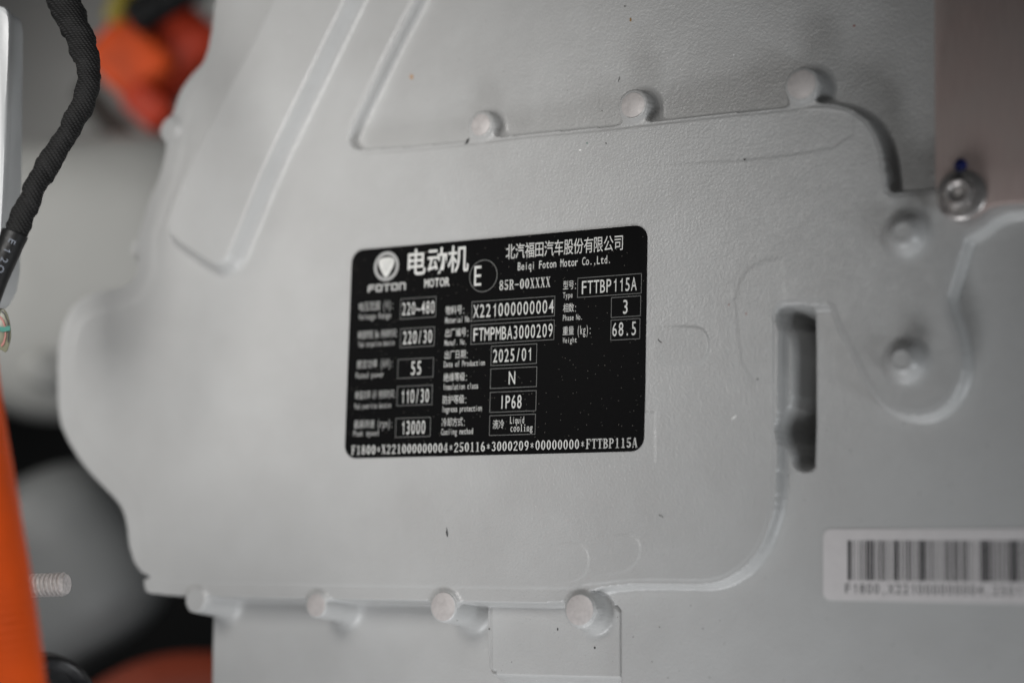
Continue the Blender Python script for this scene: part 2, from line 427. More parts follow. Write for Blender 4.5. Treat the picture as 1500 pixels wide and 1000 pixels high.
# feet of the bosses: (tip px, tip height, radius mm, foot level, foot flare)
BOSS = [(t, hh, R, float(up_level(at(*t, hh)[0])) if lvl == LV_UP else lvl, Fl) for (t, hh, R, lvl, Fl) in BOSS]
def flare(Hh, u0, v0, R, F, lvl):
    d = np.clip((np.hypot(U-u0, V_-v0)-R)/F, 0, 1)
    e = F*(1-np.sqrt(np.clip(1-(1-d)**2, 0, 1)))
    return np.maximum(Hh, np.where(d < 1, np.where(Hh > lvl-3, np.minimum(Hh, lvl), -99)+np.minimum(e, F*0.98), -99))
for (t, hh, R, lvl, Fl) in BOSS:
    u0, v0 = at(*t, hh); H = flare(H, u0, v0, R-0.3+0.085*min(hh-lvl, 16)*(lvl < 0), Fl, lvl)
    d = np.hypot(U-u0, V_-v0)                      # small web joining the boss to the plateau rim
    H = np.where(H > -3, np.maximum(H, -0.2+0.9*np.clip(1-(d-R)/2.2, 0, 1)**2), H)
keep = H > -42
idx = -np.ones(U.shape, int)
quad = keep[:-1, :-1] | keep[1:, :-1] | keep[:-1, 1:] | keep[1:, 1:]
used = np.zeros(U.shape, bool)
for a, b in ((0, 0), (1, 0), (0, 1), (1, 1)):
    used[a:U.shape[0]-1+a, b:U.shape[1]-1+b] |= quad
idx[used] = np.arange(used.sum())
Hc = np.maximum(H, -46)
pts = W(np.stack([U[used], V_[used], Hc[used]], -1))
q = np.stack([idx[:-1, :-1][quad], idx[:-1, 1:][quad], idx[1:, 1:][quad], idx[1:, :-1][quad]], 1).astype(np.int32)

housing = thing('motor_housing', 'light grey painted cast electric motor housing carrying the black nameplate', 'motor', (20, -30, -46))
me = bpy.data.meshes.new('casting')
pts = pts - np.array(housing.location)
me.vertices.add(len(pts)); me.vertices.foreach_set('co', pts.astype(np.float32).ravel())
me.loops.add(q.size); me.loops.foreach_set('vertex_index', q.ravel())
me.polygons.add(len(q)); me.polygons.foreach_set('loop_start', np.arange(0, q.size, 4, dtype=np.int32))
me.polygons.foreach_set('loop_total', np.full(len(q), 4, np.int32))
me.polygons.foreach_set('use_smooth', np.ones(len(q), bool)); me.update(calc_edges=True); me.validate()
me.materials.append(M['paint'])
casting = bpy.data.objects.new('casting', me); COL.objects.link(casting); casting.parent = housing

for k, (t, hh, R, lvl, Fl) in enumerate(BOSS):
    u0, v0 = at(*t, hh)
    if k < 8:
        base = lvl-2
        prf = [(R+0.1+0.085*(hh-base), base-hh), (R+0.1+0.085*4, -4), (R+0.05, -0.7), (R-0.1, -0.25), (R-0.45, 0.0)]
        b = lathe('boss', (u0, v0, hh), (0, 0, 1), prf, 'paint', housing, 44, wob=0.006)
        if k < 7:
            lathe('machined_face', (u0, v0, hh), (0, 0, 1), [(R-0.5, -0.3), (R-0.5, 0.02), (R-0.62, 0.06)], 'cut', b, 44, wob=0.012)
    else:
        dim = 1.6 if k == 8 else 2.0
        prf = [(R+3.2, -7), (R+2.1, -4.2), (R+0.9, -1.6), (R+0.1, -0.35), (R-0.7, 0.0), (dim+0.4, 0.0), (dim, -0.35), (dim*0.7, -0.8 if k == 9 else -0.4), (dim*0.3, -0.6 if k == 9 else -0.25)]
        lathe('boss', (u0, v0, hh), (0, 0, 1), prf, 'paint', housing, 40, wob=0.02)
# small side lug on the outer rim
u0, v0 = at(199, 362, -2)
lathe('rim_lug', (u0, v0, -3.5), (0, 0, 1), [(4.3, -22), (4.1, -1.2), (3.6, -0.3), (2.6, 0)], 'paint', housing, 28)
# dirt and paint flecks that can be picked out
def fleck(p, w, l, ang, mat, lvl=0.0):
    u0, v0 = at(*p, lvl)
    if lvl == LV_UP: lvl = float(up_level(u0)); u0, v0 = at(*p, lvl)
    n = 9; P = []
    for k in range(n):
        a = 2*math.pi*k/n; r = 1+0.35*random.uniform(-1, 1)
        x, y = w*math.cos(a)*r, l*math.sin(a)*r; c, s = math.cos(ang), math.sin(ang)
        P.append((u0+x*c-y*s, v0+x*s+y*c))
    slab('paint_fleck', P, lvl-0.15, lvl+0.12, mat, housing)
fleck((603,113), 0.7, 0.9, 0.2, 'amber', LV_UP); fleck((924,29), 0.35, 0.65, -0.3, 'rust', LV_UP)
fleck((655,781), 0.3, 1.5, 0.15, 'soot'); fleck((850,220), 0.45, 0.35, 0.4, 'flake'); fleck((907,116), 0.12, 0.9, -0.4, 'soot', LV_UP)
fleck((860,210), 0.2, 0.2, 0, 'teal'); fleck((888,210), 0.22, 0.25, 0, 'soot'); fleck((1091,234), 0.3, 0.3, 0, 'soot')
fleck((1093,460), 0.2, 0.45, 0, 'salmon'); fleck((1068,446), 0.2, 0.25, 0, 'salmon'); fleck((1075,611), 0.35, 0.8, -0.9, 'flake')
fleck((1110,555), 0.3, 0.35, 0, 'soot'); fleck((967,500), 0.15, 0.9, 0.9, 'soot'); fleck((684,208), 0.5, 1.2, -0.5, 'soot', -0.2)
fleck((817,921), 0.3, 0.55, 0.1, 'soot', LV_PAD); fleck((871,948), 0.3, 0.35, 0, 'soot', LV_PAD); fleck((968,755), 0.12, 1.0, 1.1, 'soot'); fleck((1251,38), 0.35, 0.3, 0, 'salmon', LV_UP)

# ------------------------------------------------------------------ lettering
_g = {}
def glyph(ch, off):
    key = (ch, off)
    if ch == '1' and key not in _g:           # figure one with a flag
        _g[key] = (np.array([(.24,0),(.33,0),(.33,.682),(.265,.682),(.24,.60),(.10,.53),(.10,.46),(.24,.50)]), [(0,1,2,3,4,7),(4,5,6,7)])
    if key not in _g:
        c = bpy.data.curves.new('g', 'FONT'); c.body = ch; c.resolution_u = 3; c.offset = off
        o = bpy.data.objects.new('g', c); COL.objects.link(o); bpy.context.view_layer.update()
        ev = o.evaluated_get(bpy.context.evaluated_depsgraph_get()); m = ev.to_mesh()
        v = np.array([x.co[:2] for x in m.vertices]).reshape(-1, 2); f = [tuple(p.vertices) for p in m.polygons]
        ev.to_mesh_clear(); bpy.data.objects.remove(o); bpy.data.curves.remove(c)
        _g[key] = (v, f)
    return _g[key]
def rect(a, b, c, d): return [(a, b), (c, b), (c, d), (a, d)]
def bar(p, q, w):
    p, q = np.array(p, float), np.array(q, float); n = np.array([1.0, 0])*w/2
    return [tuple(p-n), tuple(q-n), tuple(q+n), tuple(p+n)]
def ring(cx, cy, rx, ry, wx, wy, a0, a1, n=16):
    out = []
    for k in range(n):
        A0, A1 = (math.radians(a0+(a1-a0)*(k+j)/n) for j in (0, 1))
        out.append([(cx+rx*math.cos(A0), cy+ry*math.sin(A0)), (cx+rx*math.cos(A1), cy+ry*math.sin(A1)),
                    (cx+(rx-wx)*math.cos(A1), cy+(ry-wy)*math.sin(A1)), (cx+(rx-wx)*math.cos(A0), cy+(ry-wy)*math.sin(A0))])
    return out
s_, t_ = 0.115, 0.24
SER = {
 '0': ring(.5,.5,.42,.5,t_,s_,0,360,24),
 '1': [rect(.42,0,.61,1), rect(.18,0,.85,.06), [(.42,1),(.18,.84),(.42,.88)]],
 '2': ring(.5,.72,.38,.28,.17,s_,-25,185)+[[(.69,.64),(.86,.66),(.32,.09),(.12,.09)], rect(.1,0,.9,.1)],
 '3': ring(.47,.75,.36,.25,.17,s_,-90,165)+ring(.47,.27,.41,.27,.18,s_,-165,90),
 '4': [rect(.56,0,.75,1), [(.56,.97),(.56,.84),(.16,.34),(.06,.34)], rect(.06,.25,.95,.33), rect(.4,0,.92,.06)],
 '5': [rect(.2,.9,.86,1), rect(.18,.5,.27,.95)]+ring(.46,.31,.41,.31,t_,s_,-160,130),
 '6': ring(.5,.31,.41,.31,t_,s_,0,360)+ring(.66,.34,.57,.66,t_,s_,90,175),
 '8': ring(.5,.75,.35,.25,.16,s_,0,360)+ring(.5,.27,.41,.27,.18,s_,0,360),
 '*': [bar((.2,.68),(.8,.32),.12), bar((.2,.32),(.8,.68),.12), rect(.44,.22,.56,.78)],
 'F': [rect(.18,0,.38,1), rect(.04,.92,.92,1), rect(.38,.47,.68,.54), rect(.83,.74,.92,.95), rect(.6,.38,.68,.64), rect(.04,0,.54,.06)],
 'T': [rect(.4,0,.6,1), rect(.04,.92,.96,1), rect(.04,.74,.12,.95), rect(.88,.74,.96,.95), rect(.24,0,.76,.06)],
 'B': [rect(.14,0,.34,1), rect(.02,.94,.5,1), rect(.02,0,.5,.06), rect(.3,.5,.5,.56)]+ring(.45,.76,.41,.24,.18,s_,-90,90)+ring(.45,.27,.47,.27,.19,s_,-90,90),
 'P': [rect(.14,0,.34,1), rect(.02,.94,.5,1), rect(.02,0,.5,.06), rect(.3,.45,.5,.51)]+ring(.45,.725,.46,.275,.19,s_,-90,90),
 'R': [rect(.14,0,.34,1), rect(.02,.94,.5,1), rect(.02,0,.5,.06), rect(.3,.47,.5,.53)]+ring(.45,.735,.42,.265,.19,s_,-90,90)+[bar((.54,.5),(.85,0),.2)],
 'A': [bar((.48,1),(.14,0),.09), bar((.5,1),(.82,0),.2), rect(.24,.3,.7,.36), rect(.0,0,.32,.05), rect(.64,0,1,.05)],
 'X': [bar((.22,1),(.8,0),.22), bar((.8,1),(.18,0),.09), rect(.04,.95,.42,1), rect(.62,.95,.96,1), rect(.02,0,.36,.05), rect(.6,0,.98,.05)],
 '-': [rect(.1,.42,.9,.52)],
 'c': ring(.52,.34,.42,.35,.2,s_,45,315), 'o': ring(.5,.34,.43,.35,.2,s_,0,360),
 'l': [rect(.38,0,.6,1), rect(.2,0,.8,.06), rect(.2,.94,.5,1)], 'i': [rect(.38,0,.6,.66), rect(.2,0,.8,.06), rect(.2,.6,.5,.66), rect(.37,.8,.61,.96)],
 'n': [rect(.12,0,.32,.66), rect(.68,0,.88,.45), rect(.02,0,.42,.06), rect(.58,0,.98,.06)]+ring(.5,.42,.38,.26,.2,.09,0,120),
 'g': ring(.44,.44,.36,.25,.18,s_,0,360)+ring(.46,-.06,.44,.2,.16,s_,0,360)+[rect(.66,.56,.95,.66), rect(.16,.1,.3,.24)],
}
SER['9'] = [[(1-x, 1-y) for x, y in p] for p in SER['6']]
def is_cjk(ch): return ord(ch) > 0x2000
def lettering(parent, text, p0, p1, hpx, mat='print', serif=False, level=0.0, off=0.012, fill=0.86, name='lettering', cjk_fill=0.95):
    """one printed line between two baseline pixels; hpx = height of capitals (or of the characters) in photo pixels"""
    u0, va = at(*p0, level); u1, vb = at(*p1, level)
    hm = at((p0[0]+p1[0])/2, (p0[1]+p1[1])/2-hpx, level)[1]-at((p0[0]+p1[0])/2, (p0[1]+p1[1])/2, level)[1]
    v0 = (va+vb)/2
    un = [2 if is_cjk(c) else 1 for c in text]; cell = (u1-u0)/sum(un)
    V, Fc = [], []; x = u0; zz = 0
    for ch, n in zip(text, un):
        cw = cell*n
        if ch != ' ':
            if serif:
                for poly in SER[ch]:
                    b = len(V); zz += 1
                    for (a, c) in poly: V.append((x+cw*(0.05+0.9*a), v0+hm*c, level+0.0004*(zz % 12)))
                    Fc.append(tuple(range(b, b+len(poly))))
            else:
                gv, gf = glyph(ch, off)
                if len(gv):
                    lo, hi = gv.min(0), gv.max(0)
                    if is_cjk(ch):
                        sy = hm/0.92; oy = 0.085; nat = hi[0]-lo[0]; sx = cw*cjk_fill/0.93
                        if ch in '：': X = x+cw*0.25+(gv[:, 0]-(lo[0]+hi[0])/2)*sx
                        else: X = x+cw*0.5+(gv[:, 0]-(lo[0]+hi[0])/2)*sx
                        Y = v0+(gv[:, 1]+oy)*sy
                    else:
                        sy = hm/0.682; nat = hi[0]-lo[0]; sx = cw*fill/0.50
                        if nat*sx > cw*0.9: sx = cw*0.9/nat
                        elif ch in 'Ee F T L P B S n o e r s t c a u y g'.replace(' ', '') and nat*sx < cw*fill*0.92: sx = cw*fill*0.92/nat
                        X = x+cw*0.5+(gv[:, 0]-(lo[0]+hi[0])/2)*sx; Y = v0+gv[:, 1]*sy
                    b = len(V)
                    V += [(X[k], Y[k], level) for k in range(len(gv))]; Fc += [tuple(i+b for i in f) for f in gf]
        x += cw
    return mesh(name, V, Fc, mat, parent, smooth=False)

# ------------------------------------------------------------------ black nameplate
PW, PH = 70*1.57936/2, 35.0
plate = thing('nameplate', 'black rectangular nameplate with pale printed motor data in two languages', 'nameplate', (0, 0, 0.1))
slab('plate', rrect(-PW, -PH, PW, PH, 4.4), -0.4, 0.35, 'plate', plate, bev=0.12, smooth=True)
LV = 0.36
def L(*a, **k): return lettering(plate, *a, level=LV+0.012, **k)
def frame(tl, tr, br, bl, w=0.17, name='frame'):
    c = [at(*p, LV) for p in (tl, tr, br, bl)]
    u0, u1 = (c[0][0]+c[3][0])/2, (c[1][0]+c[2][0])/2; v1, v0 = (c[0][1]+c[1][1])/2, (c[2][1]+c[3][1])/2
    V = [(u0,v0),(u1,v0),(u1,v1),(u0,v1),(u0+w,v0+w),(u1-w,v0+w),(u1-w,v1-w),(u0+w,v1-w)]
    Fc = [(0,1,5,4),(1,2,6,5),(2,3,7,6),(3,0,4,7)]
    mesh(name, [(a, b, LV+0.010) for a, b in V], Fc, 'line', plate, smooth=False)
L('电动机', (595,403.5), (686,398), 38, off=0.014)
L('MOTOR', (621,421), (659,418.5), 12, off=0.02)
L('E', (691,419), (708,418), 29, off=0.0, fill=0.66)
L('北汽福田汽车股份有限公司', (740.5,379), (913.5,367.5), 22.5, off=0.004)
L('Beiqi Foton Motor Co.,Ltd.', (758,395.2), (895.5,386), 11.5, off=0.006)
L('85R-00XXXX', (730.5,425.2), (806.5,420.2), 14.6, serif=True)
L('F1800*X221000000004*250116*3000209*00000000*FTTBP115A', (514,664.8), (934,656), 13.8, serif=True)
for (cn, a, b, h, en, c, d, eh) in [
  ('电压范围 (V):', (525,455.5), (577,453), 13, 'Voltage Range', (525,468), (573,466), 8.5),
  ('峰值转矩 Nm 持续时间:', (524,496.5), (583,494), 12.5, 'Peak torque/time duration', (525,508), (578,506), 8.5),
  ('额定功率 (kW):', (522.5,540), (576,537.5), 12.5, 'Rated power', (521,554), (562.5,552), 8.5),
  ('峰值功率 kW 持续时间:', (520,585), (580,582.5), 12.5, 'Peak power/time duration', (519,599), (573,597), 8.5),
  ('最高转速 (rpm):', (518,628), (575.5,625.5), 12.5, 'Peak speed', (517,639), (555,637.5), 8.5),
  ('物料号:', (652.5,461), (681,459.5), 13, 'Material No.', (652,473.3), (691,471.3), 9),
  ('出厂编号:', (651.5,494), (687,492), 12.5, 'Manuf. No.', (651,506), (684,504.6), 8.5),
  ('出厂日期:', (650.5,526), (686,524.2), 12.5, 'Date of Production', (650,537.6), (710.5,535), 8.5),
  ('绝缘等级:', (649.5,559), (685,557.2), 12.5, 'Insulation class', (649,571), (700.5,568.8), 8.8),
  ('防护等级:', (648,592), (684,590.2), 12.8, 'Ingress protection', (647,604), (706,601.2), 8.8),
  ('冷却方式:', (646.5,625), (682,623.3), 12.8, 'Cooling method', (646,637), (693,635), 8.8),
  ('型号:', (824.5,424.5), (845,423), 13, 'Type', (824.5,436.6), (839,435.9), 8.3),
  ('相数:', (824.5,457.8), (845,456.3), 13, 'Phase No.', (824.2,469.6), (853.5,468), 8.3),
  ('重量 (kg):', (823.8,491.3), (866.5,488.6), 13, 'Weight', (824,502.4), (845,501.3), 8)]:
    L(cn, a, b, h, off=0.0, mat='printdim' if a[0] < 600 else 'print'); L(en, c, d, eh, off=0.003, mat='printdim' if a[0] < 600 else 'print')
for (tx, a, b, h, fr) in [
  ('220~480', (588,461.2), (637,459), 18, ((587,437.5),(639,434),(638.3,464),(586,468))),
  ('220/30', (589,504), (633.5,501.6), 18.5, ((587,481.6),(637,478),(636,506.5),(585.5,509.6))),
  ('55', (600.5,549), (618,548.2), 19.5, ((583,526.5),(635.4,523),(634.7,552),(582,554.6))),
  ('110/30', (586,590.4), (629,588.6), 19.3, ((582,566),(633.6,563),(633,592),(581,594.8))),
  ('13000', (586.5,636.2), (623.5,634.8), 19.3, ((579.8,613),(631.4,609.7),(630,638.8),(578.7,641))),
  ('X221000000004', (692.5,464.5), (812,458.8), 18.8, ((691,441.7),(813,433.4),(812.6,464),(690.6,469.7))),
  ('FTMPMBA3000209', (692.3,498.8), (810.5,493.8), 19, ((690,475.3),(812.2,468.5),(811.7,498),(689.6,504))),
  ('2025/01', (721,530.2), (780,528.2), 18.6, ((719.3,506.7),(786.6,503),(786.3,532.6),(719,535.6))),
  ('N', (744.5,562.6), (755,562.4), 18.8, ((718.4,540),(786.6,536.4),(786.3,566.5),(718,569))),
  ('IP68', (731,598.6), (764.8,597.2), 19, ((717.5,574),(785.7,571.5),(785.3,601.6),(717.2,604.2))),
  ('FTTBP115A', (851,430.4), (933,425.4), 19, ((846,407),(940,400.3),(939.7,429.9),(845.7,435.8))),
  ('3', (910.5,459.4), (921.3,459), 19.8, ((895.5,435.7),(939,432.7),(938.5,462.7),(894.8,465.5))),
  ('68.5', (895.5,492.6), (933,490.2), 19.5, ((894.7,468.7),(937.9,465.8),(937.5,495.8),(894.3,499)))]:
    L(tx, a, b, h, mat='print', off=0.004, fill=0.82); frame(*fr)
frame((717,608.4),(784.5,605.7),(784.2,635.8),(716.6,638))
L('液冷', (721.5,628.2), (738.5,627.6), 13.5, off=0.0); L('Liquid', (746.8,620.4), (768,619.4), 10.2, off=0.004); L('cooling', (747,632.4), (780.6,631), 10.8, serif=True)
# ring around the E
def ring_part(name, c, r0, r1, mat, lv, parent, n=56, deco=None):
    u0, v0 = at(*c, LV); V = []; Fc = []
    for k in range(n):
        a = 2*math.pi*k/n
        V += [(u0+r0*math.cos(a), v0+r0*math.sin(a), lv), (u0+r1*math.cos(a), v0+r1*math.sin(a), lv)]
    for k in range(n):
        j = (k+1) % n; Fc.append((2*k, 2*k+1, 2*j+1, 2*j))
    return mesh(name, V, Fc, mat, parent, smooth=False)
ring_part('circle_mark', (708,404), 5.05, 5.27, 'line', LV+0.011, plate)
em = ring_part('emblem', (566,390), 3.75, 5.0, 'logo', LV+0.012, plate)
eu, ev = at(566, 390, LV)
tri = chaikin([(-3.55,1.2),(-2.2,3.0),(2.2,3.0),(3.55,1.2),(0.8,-3.6),(-0.8,-3.6)], 2)
mesh('emblem_shield', [(eu+a, ev+b, LV+0.012) for a, b in tri], [tuple(range(len(tri)))], 'print', em, smooth=False)
for dx in (-0.75, 0.55):
    st = [(dx-1.15,-1.9),(dx-0.9,-1.9),(dx+1.15,2.1),(dx+0.9,2.1)]
    mesh('emblem_groove', [(eu+a, ev+b, LV+0.017) for a, b in st], [(0,1,2,3)], 'logo', em, smooth=False)
# word mark under the emblem: wide square letters
wu0, wv0 = at(538, 428.2, LV); wu1, wv1 = at(595, 424.6, LV); wv = (wv0+wv1)/2; wh = 2.55; cw = (wu1-wu0)/5
def wm(ch, x):
    g = {'F': [rect(.06,0,.3,.8), rect(.14,.74,.95,1), rect(.3,.36,.85,.6)],
         'O': [rect(.06,.12,.3,.88), rect(.7,.12,.94,.88), rect(.14,.76,.86,1), rect(.14,0,.86,.24)],
         'T': [rect(.02,.76,.98,1), rect(.38,0,.62,.76)],
         'N': [rect(.06,0,.3,1), rect(.7,0,.94,.85), rect(.3,.76,.84,1)]}[ch]
    return [[(x+cw*a, wv+wh*b) for a, b in p] for p in g]
V, Fc = [], []
for i, ch in enumerate('FOTON'):
    for j, p in enumerate(wm(ch, wu0+i*cw)):
        b = len(V); V += [(a, c, LV+0.011+0.0004*j) for a, c in p]; Fc.append(tuple(range(b, b+4)))
mesh('word_mark', V, Fc, 'printdim', plate, smooth=False)

# ------------------------------------------------------------------ barcode sticker
LB = LV_RIGHT+0.03
bl = thing('barcode_label', 'white paper barcode sticker with rounded corners on the lower motor face', 'label', (*at(1400, 830, LB), LB))
ua, va = at(1206, 878, LB); ub, vb = at(1206, 775, LB); uc = at(1620, 830, LB)[0]
vlo, vhi = at(1350, 881, LB)[1], at(1350, 774, LB)[1]
slab('paper', rrect((ua+ub)/2, vlo, uc, vhi, 2.4), LB-0.1, LB+0.12, 'sticker', bl)
BARS = [(468,20),(497,5),(513,4),(534,6),(548,5),(560,6),(575,14),(593,10),(608,16),(637,6),(649,5),(660,7),(672,6),(683,8),(704,4),(714,5),(735,9),(747,16),(770,5),(781,4),(797,9),(818,14),(840,5),(852,4),(864,5),
 (880,8),(892,10),(905,18),(930,6),(946,6),(958,6),(972,5),(984,4),(1001,5),(1014,4),(1032,7),(1044,8),(1058,7),(1070,5),(1084,8),(1096,7),(1108,8),(1120,4),(1136,9),(1150,8),(1164,8),(1182,4),(1196,4),(1212,4),(1231,4),(1245,9),(1258,10),(1271,16),(1292,12),
 (1312,10),(1330,5),(1344,8),(1360,4),(1370,8),(1390,6),(1402,7),(1416,10),(1430,14),(1448,16),(1472,5),(1485,8),(1500,6),(1515,12),(1534,6),(1550,14),(1572,5),(1590,10),(1606,6),(1622,16),(1648,5),(1664,9),(1682,6),(1698,14),(1722,6),(1736,10),(1756,16),(1780,6),(1796,12)]
vb0, vb1 = at(1350, 850.5, LB)[1], at(1350, 791, LB)[1]
bm_cache = {}
for (x, w) in BARS:
    a = at(1125+x/4, 820, LB)[0]; b = at(1125+(x+w)/4, 820, LB)[0]
    P = np.array([[a, vb0, LB+0.135], [b, vb0, LB+0.135], [b, vb1, LB+0.135], [a, vb1, LB+0.135]])
    if w not in bm_cache:
        bm_cache[w] = mesh('bar', P, [(0, 1, 2, 3)], 'ink', bl, smooth=False); bm_cache[w]['u0'] = a
        bm_cache[w]
    else:
        o = bm_cache[w].copy(); COL.objects.link(o); o.parent = bl
        o.location = ((a-bm_cache[w]['u0'])*S, 0, 0)
for o in bm_cache.values(): del o['u0']
for o in bl.children:
    if 'u0' in o: del o['u0']
lettering(bl, 'F1800,X221000000004,250116', (1237,868.5), (1521,872), 14.5, mat='ink', level=LB+0.135, off=0.0, fill=0.8)

# ------------------------------------------------------------------ raw metal bracket and its bolt
br = thing('mounting_bracket', 'brushed bare metal bracket plate with rounded corner at upper right', 'bracket', (*at(1430, 150, 0), 0))
HB = 3.4
outl = px([(1368,-90),(1368,60),(1369,200),(1369,262),(1372,290),(1383,310),(1403,320),(1424,317),(1440,304),(1458,298),(1490,295),(1760,284),(1760,-90)], HB, 2)
slab('plate', outl, 0.4, HB, 'bracket', br, bev=0.5, smooth=True)
bolt = thing('flange_bolt', 'zinc plated hex flange bolt with blue marker paint in the bracket corner', 'bolt', (*at(1405, 284, HB), HB))
bu, bv = at(1409, 286, HB)
lathe('flange', (bu, bv, HB+0.02), (0, 0, 1), [(7.2, 0), (7.3, 0.6), (7.0, 1.05), (6.0, 1.4), (5.2, 1.7), (4.2, 1.8)], 'steel', bolt, 48)
def hexprism(c, r, h0, h1, parent):
    V, Fc = [], []; n = 48
    rings_ = [(h0, 1.0, False), (h1-1.1, 1.0, False), (h1-0.45, 0.99, True), (h1, 0.80, True), (h1-0.05, 0.66, True), (h1-0.7, 0.5, True), (h1-0.9, 0.3, True)]
    for (h, k, rd) in rings_:
        for i in range(n):
            a = 2*math.pi*i/n+0.22
            m = (a-0.22) % (math.pi/3)-math.pi/6
            rr = r*math.cos(math.pi/6)/math.cos(m)
            if rd: rr = min(rr, r*0.90)*k/0.99
            V.append((c[0]+rr*math.cos(a), c[1]+rr*math.sin(a), h))
    for j in range(len(rings_)-1):
        for i in range(n):
            i2 = (i+1) % n; Fc.append((j*n+i, j*n+i2, (j+1)*n+i2, (j+1)*n+i))
    Fc.append(tuple(range((len(rings_)-1)*n, len(rings_)*n))); Fc.append(tuple(reversed(range(n))))
    return sharp(mesh('hex_head', V, Fc, 'steel', parent), 28)
hexprism((bu, bv), 4.7, HB+1.0, HB+4.6, bolt)
def blob(name, path, r, mat, parent, flat=0.35):
    p = catmull(path, 6); n = len(p)
    return sweep(name, p, lambda i, s, t: r*(0.25+math.sin(math.pi*(i+0.6)/(n+0.2))**0.6)*(1+0.12*math.sin(5*t+i)), mat, parent, 14)
p1 = at(1406, 233, HB); p2 = at(1407, 246, HB); p3 = at(1406, 257, HB+1); p4 = at(1398, 268, HB+2)
blob('paint_mark', [(*p1, HB-0.4), (*at(1407, 240, HB), HB-0.2), (*p2, HB-0.2), (*p3, HB+0.2)], 1.5, 'blue', bolt)
blob('paint_mark', [(*at(1409, 256, HB+1), HB+0.8), (*at(1404, 262, HB+2), HB+1.6), (*p4, HB+2.4), (*at(1396, 272, HB+3), HB+3.6)], 1.05, 'ink', bolt)

# ------------------------------------------------------------------ things in front, at the left edge
hz = [(58,-60,640),(80,-25,632),(100,18,625),(118,58,620),(128,92,616),(130,122,614),(120,155,612),(103,188,610),(80,226,608),(58,262,606),(40,300,604),(26,335,603),(14,362,603)]
hp = catmull([deep(*p) for p in hz], 14)
har = thing('wiring_harness', 'black cloth taped wiring harness curving down past the grey casing', 'cable', deep(70, 240, 608))
nh = len(hp)
def hr(i, s, t):
    f = i/nh
    r = 4.9-1.5*min(1, max(0, (f-0.18)/0.2)) + 0.35*math.exp(-((f-0.42)/0.05)**2) + 0.35*max(0, f-0.65)
    r += 0.42*math.exp(-((f-0.27)/0.02)**2)*math.cos(t-1) + 0.3*math.exp(-((f-0.70)/0.015)**2)
    return r*(1+0.05*math.sin(s*0.33+t*2)+0.04*math.sin(s*0.75-t)+0.025*math.sin(3*t+s*1.5)+0.015*math.sin(7*t-s*2.3)) + 0.5*(((s*0.085+t/6.283) % 1.0)-0.5)
sweep('tape_wrap', hp, hr, 'tape', har, 40)
hs = catmull([deep(*p) for p in [(22,342,603),(12,366,602),(2,390,602),(-12,425,602),(-30,470,603)]], 12)
hsl = sweep('heat_shrink_sleeve', hs, lambda i, s, t: (3.9+0.35*math.exp(-(s/2.5)**2)-0.25*min(1, s/14))*(1+0.02*math.sin(2*t+s*0.4)), 'shrink', har, 32)
# white print that runs down the sleeve
def sleeve_print(ch, c, e1, e2, hgt):
    gv, gf = glyph(ch, 0.0); lo, hi = gv.min(0), gv.max(0)
    V = [c + e1*((x-(lo[0]+hi[0])/2)*hgt) + e2*((y-0.34)*hgt) for x, y in gv]
    mesh('lettering', V, gf, 'shrinkprint', hsl, smooth=False)
cr, cu, cb = ROT[0], ROT[1], ROT[2]          # camera right, up and back in face coordinates
run = np.array([-0.42, -0.91])
for k, (ch, pxy) in enumerate(zip('E12O', ((17.5,354),(11,366.5),(6,381),(0.5,394)))):
    c = deep(*pxy, 597.8-0.25*k)
    e1 = cr*run[0]+cu*run[1]; e2 = cr*(-run[1])*1.0+cu*run[0]
    sleeve_print(ch, c, e1, e2, 3.1)
# powder coated bracket post
post = thing('bracket_post', 'white powder coated steel post with rounded top at far edge', 'post', deep(-20, 420, 640))
P0 = deep(0, 0, 628)
def camslab(name, outline, z0, z1, mat, parent, bev=0.0, shear=0.0):
    """prism whose outline is laid out in the plane facing the camera, between two depths"""
    n = len(outline); V = []; rings_ = []
    cx = np.mean([o[0] for o in outline]); cy = np.mean([o[1] for o in outline])
    lay = [(z1, 0.0), (z0+bev, 0.0), (z0+bev*0.3, bev*0.35), (z0, bev)] if bev else [(z1, 0.0), (z0, 0.0)]
    for (z, ins) in lay:
        for (x, y) in outline:
            k = F_PX/z0
            d = math.hypot(x-cx, y-cy)+1e-6; xx = x-(x-cx)/d*ins*k; yy = y-(y-cy)/d*ins*k
            base = deep(xx, yy, z0) + ROT.T @ np.array([0, 0, -1.0])*(z-z0) + cr*shear*(z-z0)
            V.append(base)
    Fc = []
    for j in range(len(lay)-1):
        for i in range(n):
            i2 = (i+1) % n; Fc.append((j*n+i, j*n+i2, (j+1)*n+i2, (j+1)*n+i))
    Fc.append(tuple(range((len(lay)-1)*n, len(lay)*n))); Fc.append(tuple(reversed(range(n))))
    return sharp(mesh(name, V, Fc, mat, parent), 35)
po = chaikin([(-70,6),(2,6),(12,16),(14,40),(10,180),(4,300),(-4,430),(-70,430)], 2)
camslab('front_flange', po, 628, 634, 'white', post, bev=1.2)
po2 = chaikin([(-70,10),(4,10),(12,20),(14,44),(11,300),(8,455),(-70,455)], 2)
camslab('side_web', po2, 634.5, 652, 'white', post, bev=0.6)
